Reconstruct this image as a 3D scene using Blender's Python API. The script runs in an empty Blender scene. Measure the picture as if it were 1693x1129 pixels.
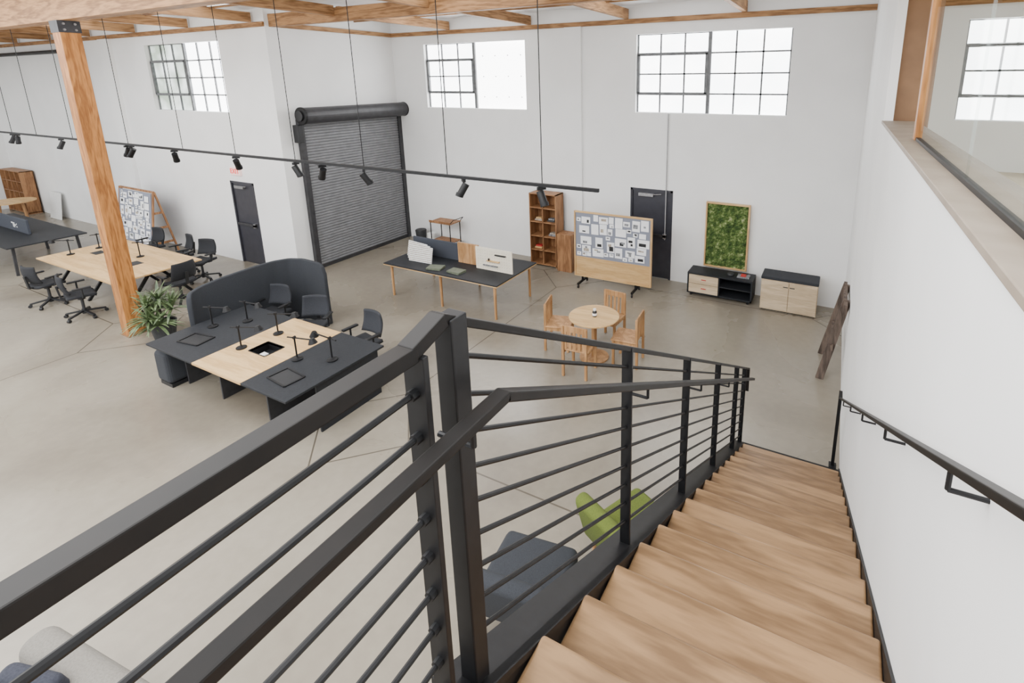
import bpy, math, random
from mathutils import Vector, Matrix
random.seed(7)
SC=bpy.context.scene; COL=SC.collection

# ------------------------------------------------------------------ materials
def _n(nt,t,**k):
    n=nt.nodes.new(t)
    for a,b in k.items(): setattr(n,a,b)
    return n
def lin(c):
    return tuple(((v/255)/12.92 if v/255<=.04045 else ((v/255+.055)/1.055)**2.4) for v in c)+(1,)
def base(name,rough=.5,metal=0,spec=.5):
    m=bpy.data.materials.new(name); m.use_nodes=True
    nt=m.node_tree; b=nt.nodes["Principled BSDF"]
    b.inputs["Roughness"].default_value=rough; b.inputs["Metallic"].default_value=metal
    b.inputs["Specular IOR Level"].default_value=spec
    return m,nt,b
def ramp(nt,stops):
    r=_n(nt,"ShaderNodeValToRGB"); e=r.color_ramp.elements
    while len(e)<len(stops): e.new(.5)
    for i,(p,c) in enumerate(stops): e[i].position=p; e[i].color=c
    return r
def coords(nt,scale=(1,1,1)):
    t=_n(nt,"ShaderNodeTexCoord"); mp=_n(nt,"ShaderNodeMapping"); mp.inputs["Scale"].default_value=scale
    nt.links.new(t.outputs["Object"],mp.inputs["Vector"]); return mp.outputs[0]
def noisy(name,c1,c2,scale=5,rough=.6,metal=0,bump=0,detail=4,spec=.5,stretch=(1,1,1)):
    m,nt,b=base(name,rough,metal,spec); v=coords(nt,stretch)
    n=_n(nt,"ShaderNodeTexNoise"); n.inputs["Scale"].default_value=scale; n.inputs["Detail"].default_value=detail
    nt.links.new(v,n.inputs["Vector"]); r=ramp(nt,[(.3,lin(c1)),(.7,lin(c2))])
    nt.links.new(n.outputs["Fac"],r.inputs[0]); nt.links.new(r.outputs[0],b.inputs["Base Color"])
    if bump:
        bp=_n(nt,"ShaderNodeBump"); bp.inputs["Strength"].default_value=bump; bp.inputs["Distance"].default_value=.02
        nt.links.new(n.outputs["Fac"],bp.inputs["Height"]); nt.links.new(bp.outputs[0],b.inputs["Normal"])
    return m
def wood(name,c1,c2,axis='x',scale=1.0,rough=.45,dist=5.0,freq=3.0,stretch=.12,ring=.22):
    m,nt,b=base(name,rough,0,.35); q=stretch; s={'x':(q,1,1),'y':(1,q,1),'z':(1,1,q)}[axis]
    v=coords(nt,s)
    n=_n(nt,"ShaderNodeTexNoise"); n.inputs["Scale"].default_value=7*scale; n.inputs["Detail"].default_value=3; n.inputs["Distortion"].default_value=.5
    nt.links.new(v,n.inputs["Vector"])
    mu=_n(nt,"ShaderNodeMath",operation='MULTIPLY'); mu.inputs[1].default_value=dist*2.2; nt.links.new(n.outputs["Fac"],mu.inputs[0])
    si=_n(nt,"ShaderNodeMath",operation='SINE')
    m2=_n(nt,"ShaderNodeMath",operation='MULTIPLY'); m2.inputs[1].default_value=freq
    nt.links.new(mu.outputs[0],m2.inputs[0]); nt.links.new(m2.outputs[0],si.inputs[0])
    n2=_n(nt,"ShaderNodeTexNoise"); n2.inputs["Scale"].default_value=60*scale; n2.inputs["Detail"].default_value=3; nt.links.new(v,n2.inputs["Vector"])
    a=_n(nt,"ShaderNodeMath",operation='MULTIPLY_ADD'); a.inputs[1].default_value=ring; nt.links.new(si.outputs[0],a.inputs[0]); nt.links.new(n2.outputs["Fac"],a.inputs[2])
    r=ramp(nt,[(.2,lin(c1)),(.75,lin(c2))]); nt.links.new(a.outputs[0],r.inputs[0]); nt.links.new(r.outputs[0],b.inputs["Base Color"])
    return m
def emis(name,c,s,c2=None,scale=2):
    m=bpy.data.materials.new(name); m.use_nodes=True; nt=m.node_tree; b=nt.nodes["Principled BSDF"]
    b.inputs["Base Color"].default_value=lin(c); b.inputs["Emission Strength"].default_value=s; b.inputs["Roughness"].default_value=.4
    if c2:
        v=coords(nt); n=_n(nt,"ShaderNodeTexNoise"); n.inputs["Scale"].default_value=scale; nt.links.new(v,n.inputs["Vector"])
        r=ramp(nt,[(.35,lin(c)),(.65,lin(c2))]); nt.links.new(n.outputs["Fac"],r.inputs[0]); nt.links.new(r.outputs[0],b.inputs["Emission Color"])
    else: b.inputs["Emission Color"].default_value=lin(c)
    return m

def concrete():
    m,nt,b=base("polished_concrete",.3,0,.45); v=coords(nt)
    n1=_n(nt,"ShaderNodeTexNoise"); n1.inputs["Scale"].default_value=.35; n1.inputs["Detail"].default_value=5; n1.inputs["Roughness"].default_value=.52; n1.inputs["Distortion"].default_value=.5
    n2=_n(nt,"ShaderNodeTexNoise"); n2.inputs["Scale"].default_value=9; n2.inputs["Detail"].default_value=6
    nt.links.new(v,n1.inputs["Vector"]); nt.links.new(v,n2.inputs["Vector"])
    r1=ramp(nt,[(.28,lin((114,106,94))),(.5,lin((136,128,114))),(.74,lin((156,148,134)))]); nt.links.new(n1.outputs["Fac"],r1.inputs[0])
    r2=ramp(nt,[(.3,(.9,.9,.9,1)),(.7,(1,1,1,1))]); nt.links.new(n2.outputs["Fac"],r2.inputs[0])
    mx=_n(nt,"ShaderNodeMix",data_type='RGBA',blend_type='MULTIPLY'); mx.inputs[0].default_value=1
    nt.links.new(r1.outputs[0],mx.inputs[6]); nt.links.new(r2.outputs[0],mx.inputs[7])
    sp=_n(nt,"ShaderNodeSeparateXYZ"); nt.links.new(v,sp.inputs[0])
    def M(op,a,b_=None):
        k=_n(nt,"ShaderNodeMath",operation=op)
        for i,z in enumerate((a,b_)):
            if z is None: continue
            if isinstance(z,(int,float)): k.inputs[i].default_value=z
            else: nt.links.new(z,k.inputs[i])
        return k.outputs[0]
    def per(o,off,p):
        q=M('ADD',o,off); q=M('DIVIDE',q,p); q=M('FRACT',M('ADD',q,100.5)); q=M('SUBTRACT',q,.5); return M('ABSOLUTE',M('MULTIPLY',q,p))
    dx=per(sp.outputs[0],5.3,5.95); dy=per(sp.outputs[1],-3.97,5.95)
    s=M('ADD',dx,dy); out=M('GREATER_THAN',s,.8)
    l=M('MINIMUM',dx,dy); line=M('MULTIPLY',M('LESS_THAN',l,.010),out)
    dia=M('LESS_THAN',M('ABSOLUTE',M('SUBTRACT',s,.8)),.014)
    j=M('MAXIMUM',line,dia)
    mj=_n(nt,"ShaderNodeMix",data_type='RGBA'); nt.links.new(M('MULTIPLY',j,.8),mj.inputs[0]); nt.links.new(mx.outputs[2],mj.inputs[6]); mj.inputs[7].default_value=lin((66,59,50))
    nt.links.new(mj.outputs[2],b.inputs["Base Color"])
    rr=ramp(nt,[(.3,(.2,.2,.2,1)),(.7,(.34,.34,.34,1))]); nt.links.new(n1.outputs["Fac"],rr.inputs[0]); nt.links.new(rr.outputs[0],b.inputs["Roughness"])
    return m

m_wall=noisy("white_paint",(234,234,233),(241,241,240),1.1,.7,bump=.015)
m_floor=concrete()
m_foil=noisy("white_roof_insulation",(228,230,233),(252,252,253),3.5,.45,bump=1.0,detail=8)
m_beam=wood("glulam_timber",(122,86,52),(168,126,84),'x',.8,.6)
m_beamy=wood("purlin_timber",(128,92,58),(176,134,92),'y',.8,.6)
m_post=wood("post_timber",(134,84,40),(180,122,66),'z',.9,.5)
m_tread=wood("oak_tread",(112,86,60),(152,120,86),'x',.55,.36,3.0,3.2,.14,.24)
m_black=noisy("black_steel",(13,13,15),(21,21,23),20,.5,0,spec=.3)
m_blackcap=noisy("dark_bronze_steel",(11,9,8),(19,15,13),15,.5,0,spec=.22)
m_blackpl=noisy("black_plastic",(18,19,22),(28,29,32),30,.5)
m_mesh=noisy("black_mesh_fabric",(22,23,27),(34,36,41),120,.85)
m_desk=noisy("black_laminate",(30,32,36),(38,40,44),40,.6,spec=.3)
m_ply=wood("birch_plywood",(190,152,100),(212,176,124),'x',.8,.45,3)
m_plyz=wood("birch_plywood_upright",(184,144,94),(208,170,120),'z',.8,.45,3)
m_oakz=wood("oak_upright",(150,110,70),(184,142,98),'z',1,.5,3)
m_shelf=wood("warm_wood_shelf",(124,86,56),(164,120,82),'z',1,.55,3)
m_ash=wood("pale_ash",(186,164,134),(208,188,158),'x',1,.5,3)
m_felt=noisy("dark_grey_felt",(37,39,44),(49,52,57),150,.95,bump=.1)
m_felt2=noisy("blue_grey_felt",(122,127,140),(138,142,156),100,.95)
m_divider=noisy("slate_felt_divider",(50,54,63),(62,66,75),100,.9)
m_chairback=noisy("charcoal_chair_fabric",(34,36,41),(46,48,54),100,.9)
m_green=noisy("lime_green_fabric",(76,88,30),(94,106,40),120,.95,bump=.1)
m_lgrey=noisy("light_grey_fabric",(112,108,101),(128,124,117),90,.95,bump=.1)
m_roll=noisy("grey_roll_shutter_steel",(112,113,116),(124,125,128),8,.5,0)
m_drum=noisy("dark_drum_hood",(42,42,45),(56,56,59),8,.45,.1)
m_doorb=noisy("charcoal_door_paint",(44,44,51),(52,52,60),6,.45)
m_frame=noisy("grey_window_steel",(84,86,88),(112,114,116),10,.5,.2)
m_conduit=noisy("grey_conduit_paint",(150,150,152),(165,165,167),10,.5)
m_glassw=emis("bright_frosted_pane",(236,240,243),9.0,(255,255,255),1.6)
m_glassg=emis("greenish_pane",(130,142,128),3.0,(235,240,240),1.8)
m_panelw=emis("white_window_cover",(252,252,252),9.0)
m_sky=emis("skylight_panel",(250,252,255),4.0)
m_metal=noisy("brushed_metal",(160,160,162),(185,185,187),30,.3,.9)
m_white=noisy("white_laminate",(226,226,224),(236,236,234),20,.5)
m_brown=noisy("brown_door_panel",(116,84,54),(132,98,66),4,.55)
m_ledge=noisy("taupe_ledge",(134,121,106),(150,137,122),6,.55)
m_carpet=noisy("beige_upper_floor",(166,152,124),(186,172,144),8,.7)
m_weather=wood("weathered_timber",(66,56,50),(104,90,80),'z',1,.8,3)
m_paper=noisy("white_paper",(236,237,240),(248,248,250),3,.6)
m_ink=noisy("printed_grey",(50,52,56),(160,162,166),25,.7)
m_ink2=noisy("printed_brown",(120,104,88),(196,186,170),25,.7)
m_book=noisy("olive_grey_cover",(88,94,78),(106,112,94),30,.6)
m_pot=noisy("dark_pot",(40,42,44),(56,58,60),10,.6)
m_leaf=noisy("dracaena_leaf",(42,62,34),(118,136,92),9,.5)
m_soil=noisy("soil",(50,40,32),(66,54,44),30,.95)
m_red=emis("red_sign_letters",(226,60,50),.9)
m_signw=emis("sign_face",(240,205,200),.5)
m_redp=noisy("red_paint",(170,40,40),(190,56,50),10,.5)
m_peg=noisy("pegboard_white",(222,212,192),(232,224,206),8,.6)
m_cush=noisy("charcoal_cushion",(40,42,52),(54,56,66),90,.95)
mg=bpy.data.materials.new("clear_glass"); mg.use_nodes=True
nt=mg.node_tree; nt.nodes.clear(); o_=_n(nt,"ShaderNodeOutputMaterial"); mxs=_n(nt,"ShaderNodeMixShader"); tr=_n(nt,"ShaderNodeBsdfTransparent"); gl=_n(nt,"ShaderNodeBsdfGlossy"); gl.inputs["Roughness"].default_value=.02
tr.inputs[0].default_value=(.95,.97,.96,1); mxs.inputs[0].default_value=.1
nt.links.new(tr.outputs[0],mxs.inputs[1]); nt.links.new(gl.outputs[0],mxs.inputs[2]); nt.links.new(mxs.outputs[0],o_.inputs[0]); m_glass=mg
def moss():
    m,nt,b=base("preserved_moss",.95); v=coords(nt)
    n=_n(nt,"ShaderNodeTexNoise"); n.inputs["Scale"].default_value=8; n.inputs["Detail"].default_value=8; n.inputs["Roughness"].default_value=.7; nt.links.new(v,n.inputs["Vector"])
    r=ramp(nt,[(.32,lin((34,54,22))),(.47,lin((60,84,36))),(.56,lin((98,118,60))),(.66,lin((172,180,132)))])
    nt.links.new(n.outputs["Fac"],r.inputs[0]); nt.links.new(r.outputs[0],b.inputs["Base Color"]); return m
m_moss=moss()

# ------------------------------------------------------------------ mesh builder
import bmesh
class MB:
    def __init__(s): s.v=[];s.f=[];s.m=[];s.mats=[]
    def mi(s,m):
        if m not in s.mats: s.mats.append(m)
        return s.mats.index(m)
    def add(s,vs,fs,m):
        o=len(s.v); i=s.mi(m); s.v+=[tuple(v) for v in vs]
        for f in fs: s.f.append([k+o for k in f]); s.m.append(i)
    def box(s,x0,x1,y0,y1,z0,z1,m,T=None):
        vs=[Vector(p) for p in ((x0,y0,z0),(x1,y0,z0),(x1,y1,z0),(x0,y1,z0),(x0,y0,z1),(x1,y0,z1),(x1,y1,z1),(x0,y1,z1))]
        if T is not None: vs=[T@p for p in vs]
        s.add(vs,[(0,3,2,1),(4,5,6,7),(0,1,5,4),(1,2,6,5),(2,3,7,6),(3,0,4,7)],m); return s
    def bar(s,a,b,w,h,m,up=(0,0,1)):
        a=Vector(a);b=Vector(b);d=(b-a).normalized();u=Vector(up)
        if abs(d.dot(u))>.99: u=Vector((0,1,0))
        sd=d.cross(u).normalized();u2=sd.cross(d).normalized()
        vs=[]
        for p in (a,b):
            for i,j in ((-1,-1),(1,-1),(1,1),(-1,1)): vs.append(p+sd*i*w/2+u2*j*h/2)
        s.add(vs,[(0,1,2,3),(7,6,5,4),(0,4,5,1),(1,5,6,2),(2,6,7,3),(3,7,4,0)],m); return s
    def cyl(s,a,b,r,m,r2=None,n=12):
        a=Vector(a);b=Vector(b);r2=r if r2 is None else r2
        d=(b-a).normalized();u=Vector((0,0,1)) if abs(d.z)<.9 else Vector((1,0,0))
        e=d.cross(u).normalized();g=d.cross(e).normalized();vs=[]
        for p,rr in ((a,r),(b,r2)):
            for k in range(n):
                t=2*math.pi*k/n; vs.append(p+e*math.cos(t)*rr+g*math.sin(t)*rr)
        fs=[(k,(k+1)%n,n+(k+1)%n,n+k) for k in range(n)]+[tuple(range(n-1,-1,-1)),tuple(range(n,2*n))]
        s.add(vs,fs,m); return s
    def tube(s,pts,r,m,n=8):
        for a,b in zip(pts,pts[1:]): s.cyl(a,b,r,m,n=n)
        return s
    def lathe(s,prof,m,c=(0,0,0),n=32):
        vs=[]
        for r,z in prof:
            for k in range(n):
                t=2*math.pi*k/n; vs.append((c[0]+r*math.cos(t),c[1]+r*math.sin(t),c[2]+z))
        fs=[]
        for i in range(len(prof)-1):
            for k in range(n): fs.append((i*n+k,i*n+(k+1)%n,(i+1)*n+(k+1)%n,(i+1)*n+k))
        fs.append(tuple(range(n-1,-1,-1))); fs.append(tuple((len(prof)-1)*n+k for k in range(n)))
        s.add(vs,fs,m); return s
    def prism_yz(s,poly,x0,x1,m):
        n=len(poly); vs=[(x0,y,z) for y,z in poly]+[(x1,y,z) for y,z in poly]
        s.add(vs,[tuple(range(n-1,-1,-1)),tuple(range(n,2*n))]+[(k,(k+1)%n,n+(k+1)%n,n+k) for k in range(n)],m); return s
    def obj(s,name,parent=None,bevel=0,smooth=False,label=None,seg=2):
        me=bpy.data.meshes.new(name); me.from_pydata(s.v,[],s.f)
        for m in s.mats: me.materials.append(m)
        for p,i in zip(me.polygons,s.m): p.material_index=i
        me.update(); me.validate()
        bm=bmesh.new(); bm.from_mesh(me); bmesh.ops.recalc_face_normals(bm,faces=bm.faces); bm.to_mesh(me); bm.free()
        if smooth:
            for p in me.polygons: p.use_smooth=True
        o=bpy.data.objects.new(name,me); COL.objects.link(o)
        if bevel:
            b=o.modifiers.new("bevel",'BEVEL'); b.width=bevel; b.segments=seg; b.limit_method='ANGLE'; b.angle_limit=math.radians(40)
        if parent: o.parent=parent
        if label: o["label"]=label
        return o
def thing(name,label,cat,loc=(0,0,0),rz=0,group=None):
    e=bpy.data.objects.new(name,None); COL.objects.link(e); e.location=loc; e.rotation_euler=(0,0,rz); e.empty_display_size=.1
    e["label"]=label; e["category"]=cat
    if group: e["group"]=group
    return e
def tag(o,label,cat,group=None):
    o["label"]=label;o["category"]=cat
    if group:o["group"]=group
    return o
def struct(o,label=None):
    o["kind"]="structure"
    if label:o["label"]=label
    return o
def children(o): return [c for c in bpy.data.objects if c.parent==o]
def dup(src,loc,rz=0,label=None):
    def cp(o,par):
        ks=children(o)
        n=o.copy(); COL.objects.link(n); n.parent=par
        for c in ks: cp(c,n)
        return n
    kids=children(src); n=src.copy(); COL.objects.link(n)
    for k in kids: cp(k,n)
    n.location=loc; n.rotation_euler=(0,0,rz)
    if label: n["label"]=label
    return n
R=math.radians

# ------------------------------------------------------------------ camera
yaw,pit,roll,F,cx,cy=0.4623,0.2298,-0.0064,844.3,969.2,328.4
fw=Vector((-math.sin(yaw)*math.cos(pit),math.cos(yaw)*math.cos(pit),-math.sin(pit)))
rt=Vector((math.cos(yaw),math.sin(yaw),0)); up=rt.cross(fw)
r2=rt*math.cos(roll)+up*math.sin(roll); u2=-rt*math.sin(roll)+up*math.cos(roll)
cam=bpy.data.cameras.new("camera"); cam.sensor_width=36; cam.lens=F/1693*36
cam.shift_x=(846.5-cx)/1693; cam.shift_y=(cy-564.5)/1693; cam.clip_start=.02
co=bpy.data.objects.new("camera",cam); COL.objects.link(co)
mt=Matrix((r2,u2,-fw)).transposed().to_4x4(); mt.translation=(0,0,4.47); co.matrix_world=mt
SC.camera=co

# ------------------------------------------------------------------ shell
YB=10.6; XR=.36; XS=-11.15; YL=7.15; ZC=6.0
def wall(name,plane,c0,c1,a0,a1,z0,z1,holes=(),m=m_wall):
    As=sorted({a0,a1,*[h[0] for h in holes],*[h[1] for h in holes]}); Zs=sorted({z0,z1,*[h[2] for h in holes],*[h[3] for h in holes]})
    b=MB()
    for i in range(len(As)-1):
        zz=[]
        for j in range(len(Zs)-1):
            ca=(As[i]+As[i+1])/2;cz=(Zs[j]+Zs[j+1])/2
            if any(h[0]<ca<h[1] and h[2]<cz<h[3] for h in holes): continue
            if zz and zz[-1][1]==Zs[j]: zz[-1][1]=Zs[j+1]
            else: zz.append([Zs[j],Zs[j+1]])
        for p,q in zz:
            if plane=='y': b.box(As[i],As[i+1],c0,c1,p,q,m)
            else: b.box(c0,c1,As[i],As[i+1],p,q,m)
    return struct(b.obj(name))
WZ=(3.75,5.38)
wall("wall_back",'y',YB,YB+.25,-11.4,6,0,ZC,[(-10.03,-6.88,*WZ),(-4.07,-.97,*WZ),(1.70,4.85,*WZ),(-4.15,-3.16,0,2.08)])
wall("wall_left_wing",'y',YL,YL+.25,-27,XS,0,ZC,[(-16.17,-12.92,*WZ),(-13.35,-12.42,0,2.1)])
wall("wall_shutter_side",'x',XS-.25,XS,YL+.25,YB,0,ZC)
wall("wall_left",'x',-27.25,-27,-6,YL+.25,0,ZC)
wall("wall_stair",'x',XR,.62,-4,5.77,0,4.03)
wall("wall_right",'x',XR,.44,5.77,YB,0,ZC)
wall("wall_upper_room",'x',6,6.2,-4,YB,2.92,ZC)
struct(MB().box(-30,7,-8,11.2,-.2,0,m_floor).obj("floor"))
struct(MB().box(.62,6,-4,YB,2.75,2.92,m_carpet).obj("floor_upper_room"))
struct(MB().box(-.78,XR,-4,.74,2.72,2.92,m_tread).obj("floor_landing"))
b=MB(); nx,ny=130,30; x0,x1,y0,y1=-27.2,6.2,2.6,10.85; vs=[];fs=[]
for j in range(ny+1):
    for i in range(nx+1):
        vs.append((x0+(x1-x0)*i/nx,y0+(y1-y0)*j/ny,ZC+.02-.07*random.random()))
for j in range(ny):
    for i in range(nx): k=j*(nx+1)+i; fs.append((k,k+1,k+nx+2,k+nx+1))
b.add(vs,fs,m_foil); b.box(x0,x1,y0,y1,ZC+.06,ZC+.16,m_foil)
struct(b.obj("ceiling",smooth=False))
struct(MB().box(XR-.015,.64,-4,5.785,4.03,4.06,m_ledge).obj("trim_1",bevel=.004))
struct(MB().box(-5.78,-5.36,YB-.07,YB,0,5.6,m_wall).obj("trim_2"))
struct(MB().box(-18.3,-17.8,YL-.1,YL,0,5.6,m_wall).obj("trim_3"))
for i,(xa,xb,ya,yb) in enumerate(((-4.1,-2.05,8.45,9.3),(-8.95,-6.85,8.45,9.3),(-6.55,-4.45,6.45,7.1),(-11.4,-9.3,5.35,6.2),(-16.2,-14.2,5.35,6.2))):
    b=MB().box(xa+.05,xb-.05,ya,yb,5.915,5.93,m_sky)
    b.box(xa+.02,xb-.02,ya-.03,ya,5.9,5.94,m_white); b.box(xa+.02,xb-.02,yb,yb+.03,5.9,5.94,m_white)
    struct(b.obj("window_%d"%(5+i)),"translucent white roof skylight panel")

def win(name,x0,x1,y,z0=WZ[0],z1=WZ[1],blank=False,green=False):
    b=MB(); mid=(x0+x1)/2; yp=y+.12
    b.box(x0,mid,yp,yp+.02,z0,z1,m_glassg if green else m_glassw)
    b.box(mid,x1,yp,yp+.02,z0,z1,m_panelw if blank else m_glassw)
    rows=4
    def vb(x,w=.03,za=z0,zb=z1,d=.03): b.box(x-w/2,x+w/2,yp-d,yp,za,zb,m_frame)
    def hb(z,xa,xb,w=.03,d=.03): b.box(xa,xb,yp-d,yp,z-w/2,z+w/2,m_frame)
    for i in (0,1,2): vb(x0+(mid-x0)*i/3+ (.015 if i==0 else 0))
    vb(mid,.07,d=.05)
    if not blank:
        for i in (1,2,3): vb(mid+(x1-mid)*i/3-(.015 if i==3 else 0))
    for j in range(rows+1):
        z=z0+(z1-z0)*j/rows
        hb(z,x0,mid)
        if not blank and 0<j<rows: hb(z,mid,x1)
    for xx in (x0+.03,mid-.05): vb(xx,.06,z0+(z1-z0)*.25,z0+(z1-z0)*.75,.06)
    for zz in (z0+(z1-z0)*.25,z0+(z1-z0)*.75): hb(zz,x0+.02,mid-.03,.06,.06)
    if blank:
        for i in range(4):
            for j in range(3):
                xx=mid+.25+(x1-mid-.45)*i/3; zz=z0+.3+j*.5
                b.box(xx-.012,xx+.012,yp-.012,yp,zz-.012,zz+.012,m_frame)
    b.box(x0,x1,y+.02,yp,z0-.0,z0+.012,m_wall)
    return struct(b.obj(name),"steel sash window with small bright panes")
win("window_1",-16.17,-12.92,YL,green=True); win("window_2",-10.03,-6.88,YB,blank=True)
win("window_3",-4.07,-.97,YB); win("window_4",1.70,4.85,YB)
def door(name,x0,x1,y,z1):
    d=struct(MB().box(x0+.05,x1-.05,y+.02,y+.07,.01,z1-.05,m_doorb).obj(name,bevel=.003),"charcoal painted steel exit door")
    f=MB(); f.box(x0,x0+.05,y-.012,y+.1,0,z1,m_doorb); f.box(x1-.05,x1,y-.012,y+.1,0,z1,m_doorb); f.box(x0,x1,y-.012,y+.1,z1-.05,z1,m_doorb)
    f.obj("door_frame",d)
    MB().box(x0+.12,x1-.12,y-.05,y+.0,1.0,1.06,m_drum).box(x1-.2,x1-.12,y-.05,y+.03,.98,1.08,m_metal).obj("push_bar",d,.004)
    MB().box(x0+.2,x0+.55,y-.05,y+.02,z1-.17,z1-.1,m_metal).bar((x0+.5,y-.04,z1-.12),(x0+.75,y-.1,z1-.08),.02,.015,m_metal).obj("door_closer",d,.004)
    return d
door("door_1",-13.35,-12.42,YL,2.1); door("door_2",-4.15,-3.16,YB,2.08)

# roll-up shutter
t=thing("rollup_shutter","dark grey corrugated steel roll-up shutter with black drum hood","shutter door",(XS,9.08,0))
b=MB(); n=52; vs=[];fs=[]
for i in range(n+1):
    z=3.52*i/n
    for dx,dz in ((.045,0),(.062,.2),(.066,.5),(.062,.8)):
        zz=min(z+3.52/n*dz,3.56); vs+=[(dx,-1.42,zz),(dx,1.42,zz)]
for i in range(len(vs)//2-1): fs.append((2*i,2*i+1,2*i+3,2*i+2))
b.add(vs,fs,m_roll); b.box(.03,.08,-1.42,1.42,0,.09,m_drum); b.obj("shutter_curtain",t)
for y in (-1.47,1.47): MB().box(.0,.11,y-.06,y+.06,0,3.62,m_drum).obj("guide_rail",t,.005)
MB().cyl((.24,-1.5,3.7),(.24,1.5,3.7),.185,m_drum,n=28).obj("drum_hood",t,smooth=False)
MB().cyl((.24,-1.56,3.7),(.24,-1.5,3.7),.2,m_black,n=20).cyl((.24,-1.6,3.7),(.24,-1.56,3.7),.12,m_blackpl,n=16).box(.02,.2,-1.63,-1.5,3.1,3.5,m_blackpl).obj("drum_bracket",t,.01)
MB().cyl((.24,1.5,3.7),(.24,1.515,3.7),.195,m_black,n=20).obj("drum_bracket",t)

b=MB().tube([(-26.9,YL-.16,5.35),(-19.5,YL-.16,5.35),(-19.5,YL-.16,.75)],.055,m_black,12); b.cyl((-19.5,YL-.16,.7),(-19.5,YL-.16,1.0),.08,m_black); b.box(-20.6,-19.9,YL-.2,YL-.11,5.33,5.4,m_black)
tag(b.obj("service_pipe"),"black steel pipe dropping down the white wall","pipe")
tag(MB().cyl((-3.31,YB-.03,.95),(-3.31,YB-.03,3.75),.012,m_conduit,n=8).obj("conduit"),"thin grey conduit running down from the window","conduit")

t=thing("exit_sign","illuminated exit sign with red letters above the charcoal door","exit sign",(-12.99,YL-.04,2.36))
MB().box(-.18,.18,-.02,.04,-.1,.1,m_signw).obj("sign_body",t,.008)
fc=bpy.data.curves.new("exit_text",'FONT'); fc.body="EXIT"; fc.size=.17; fc.align_x='CENTER'; fc.align_y='CENTER'; fc.extrude=.004
fo=bpy.data.objects.new("tmp",fc); COL.objects.link(fo); bpy.context.view_layer.update()
me=bpy.data.meshes.new_from_object(fo); bpy.data.objects.remove(fo); me.materials.clear(); me.materials.append(m_red)
eo=bpy.data.objects.new("sign_lettering",me); COL.objects.link(eo); eo.parent=t; eo.location=(0,-.026,0); eo.rotation_euler=(R(90),0,0)

# ------------------------------------------------------------------ timber
t=thing("timber_post","orange-brown timber post standing on the concrete floor","post",(-11.24,3.97,0))
MB().box(-.13,.13,-.13,.13,0.01,5.42,m_post).obj("post_shaft",t,.008)
b=MB().box(-.14,.14,-.14,.14,5.24,5.42,m_drum)
for z in (5.28,5.37):
    for y in (-.07,.07): b.cyl((-.16,y,z),(.16,y,z),.018,m_metal,n=8)
b.obj("post_bracket",t); MB().box(-.15,.15,-.15,.15,0,.015,m_brown).obj("base_plate",t)
def beam(name,x0,x1,y0,y1,z0,z1,m,label,grp=None):
    return tag(MB().box(x0,x1,y0,y1,z0,z1,m).obj(name,bevel=.006),label,"beam",grp)
beam("ceiling_girder",-27,6,3.86,4.08,5.42,5.86,m_beam,"large glued timber girder resting on the post","roof girders")
beam("ceiling_girder",XS,6,7.24,7.36,5.6,5.86,m_beam,"large glued timber girder below white roof insulation","roof girders")
beam("wall_ledger",XS,6,YB-.05,YB,5.6,5.7,m_beam,"timber ledger along the top of the white wall","wall ledgers")
beam("wall_ledger",-27,XS,YL-.05,YL,5.6,5.7,m_beam,"timber ledger along the top of the white wall","wall ledgers")
beam("wall_ledger",XS,XS+.05,YL+.25,YB-.05,5.6,5.7,m_beamy,"timber ledger along the top of the white wall","wall ledgers")
for i in range(14):
    x=5.4-2.42*i
    y1=YB-.05 if x>XS else YL-.05
    beam("roof_purlin",x-.05,x+.05,4.08,7.24 if x>XS else y1,5.7,5.9,m_beamy,"timber purlin under the white roof insulation","roof purlins")
    if x>XS: beam("roof_purlin",x-.05,x+.05,7.36,y1,5.7,5.9,m_beamy,"timber purlin under the white roof insulation","roof purlins")
for y in (5.2,6.3,8.3,9.4):
    x0=-27 if y<YL-.1 else XS+.05
    beam("roof_joist",x0,6,y-.02,y+.02,5.88,5.94,m_beam,"slim timber joist under the white roof insulation","roof joists")

# ------------------------------------------------------------------ staircase
ZL=2.92; RUN=.303; RISE=ZL/17; Y1=5.62; S=RISE/RUN
st=thing("staircase","straight oak-tread staircase with black steel stringer beside the white wall","staircase",(0,5.6,0))
def nose(y): return RISE+S*(Y1-y)
for k in range(1,17):
    yk=Y1-RUN*(k-1)-5.6; z=RISE*k
    o=MB().box(-.70+.18,.345+.18,-RUN-.03-k*.37,-k*.37,-.042,0,m_tread).obj("tread",st,.012,seg=3); o.location=(-.18,yk+k*.37,z)
for k in range(1,18):
    yk=Y1-RUN*(k-1)-5.6; z=RISE*k
    MB().box(-.70,.345,yk-.045,yk-.025,z-RISE,z-.042,m_tread).obj("riser",st)
ya,yb=.74,5.8
def line(y,o): return nose(y)+o
poly=[(ya-5.6,line(ya,-.02)),(yb-5.6,line(yb,-.02)),(yb-5.6,0.0),(5.15-5.6,0.0),(ya-5.6,line(ya,-.34))]
MB().prism_yz(poly,-.73,-.705,m_black).obj("stringer",st,label="black steel stringer plate")
po=[(ya-5.6,line(ya,-.02)),(yb-5.6,line(yb,-.02)),(yb-5.6,line(yb,-.045)),(ya-5.6,line(ya,-.045))]
MB().prism_yz(po,-.84,-.70,m_black).obj("stringer_flange",st)
poly=[(ya-5.6,line(ya,.0)),(yb-5.6,line(yb,.0)),(yb-5.6,0.0),(5.15-5.6,0.0),(ya-5.6,line(ya,-.3))]
MB().prism_yz(poly,.346,.358,m_black).obj("stringer",st,label="black steel skirt against the wall")
MB().box(-.74,.345,.16,.24,0,.02,m_black).obj("toe_plate",st)

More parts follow.
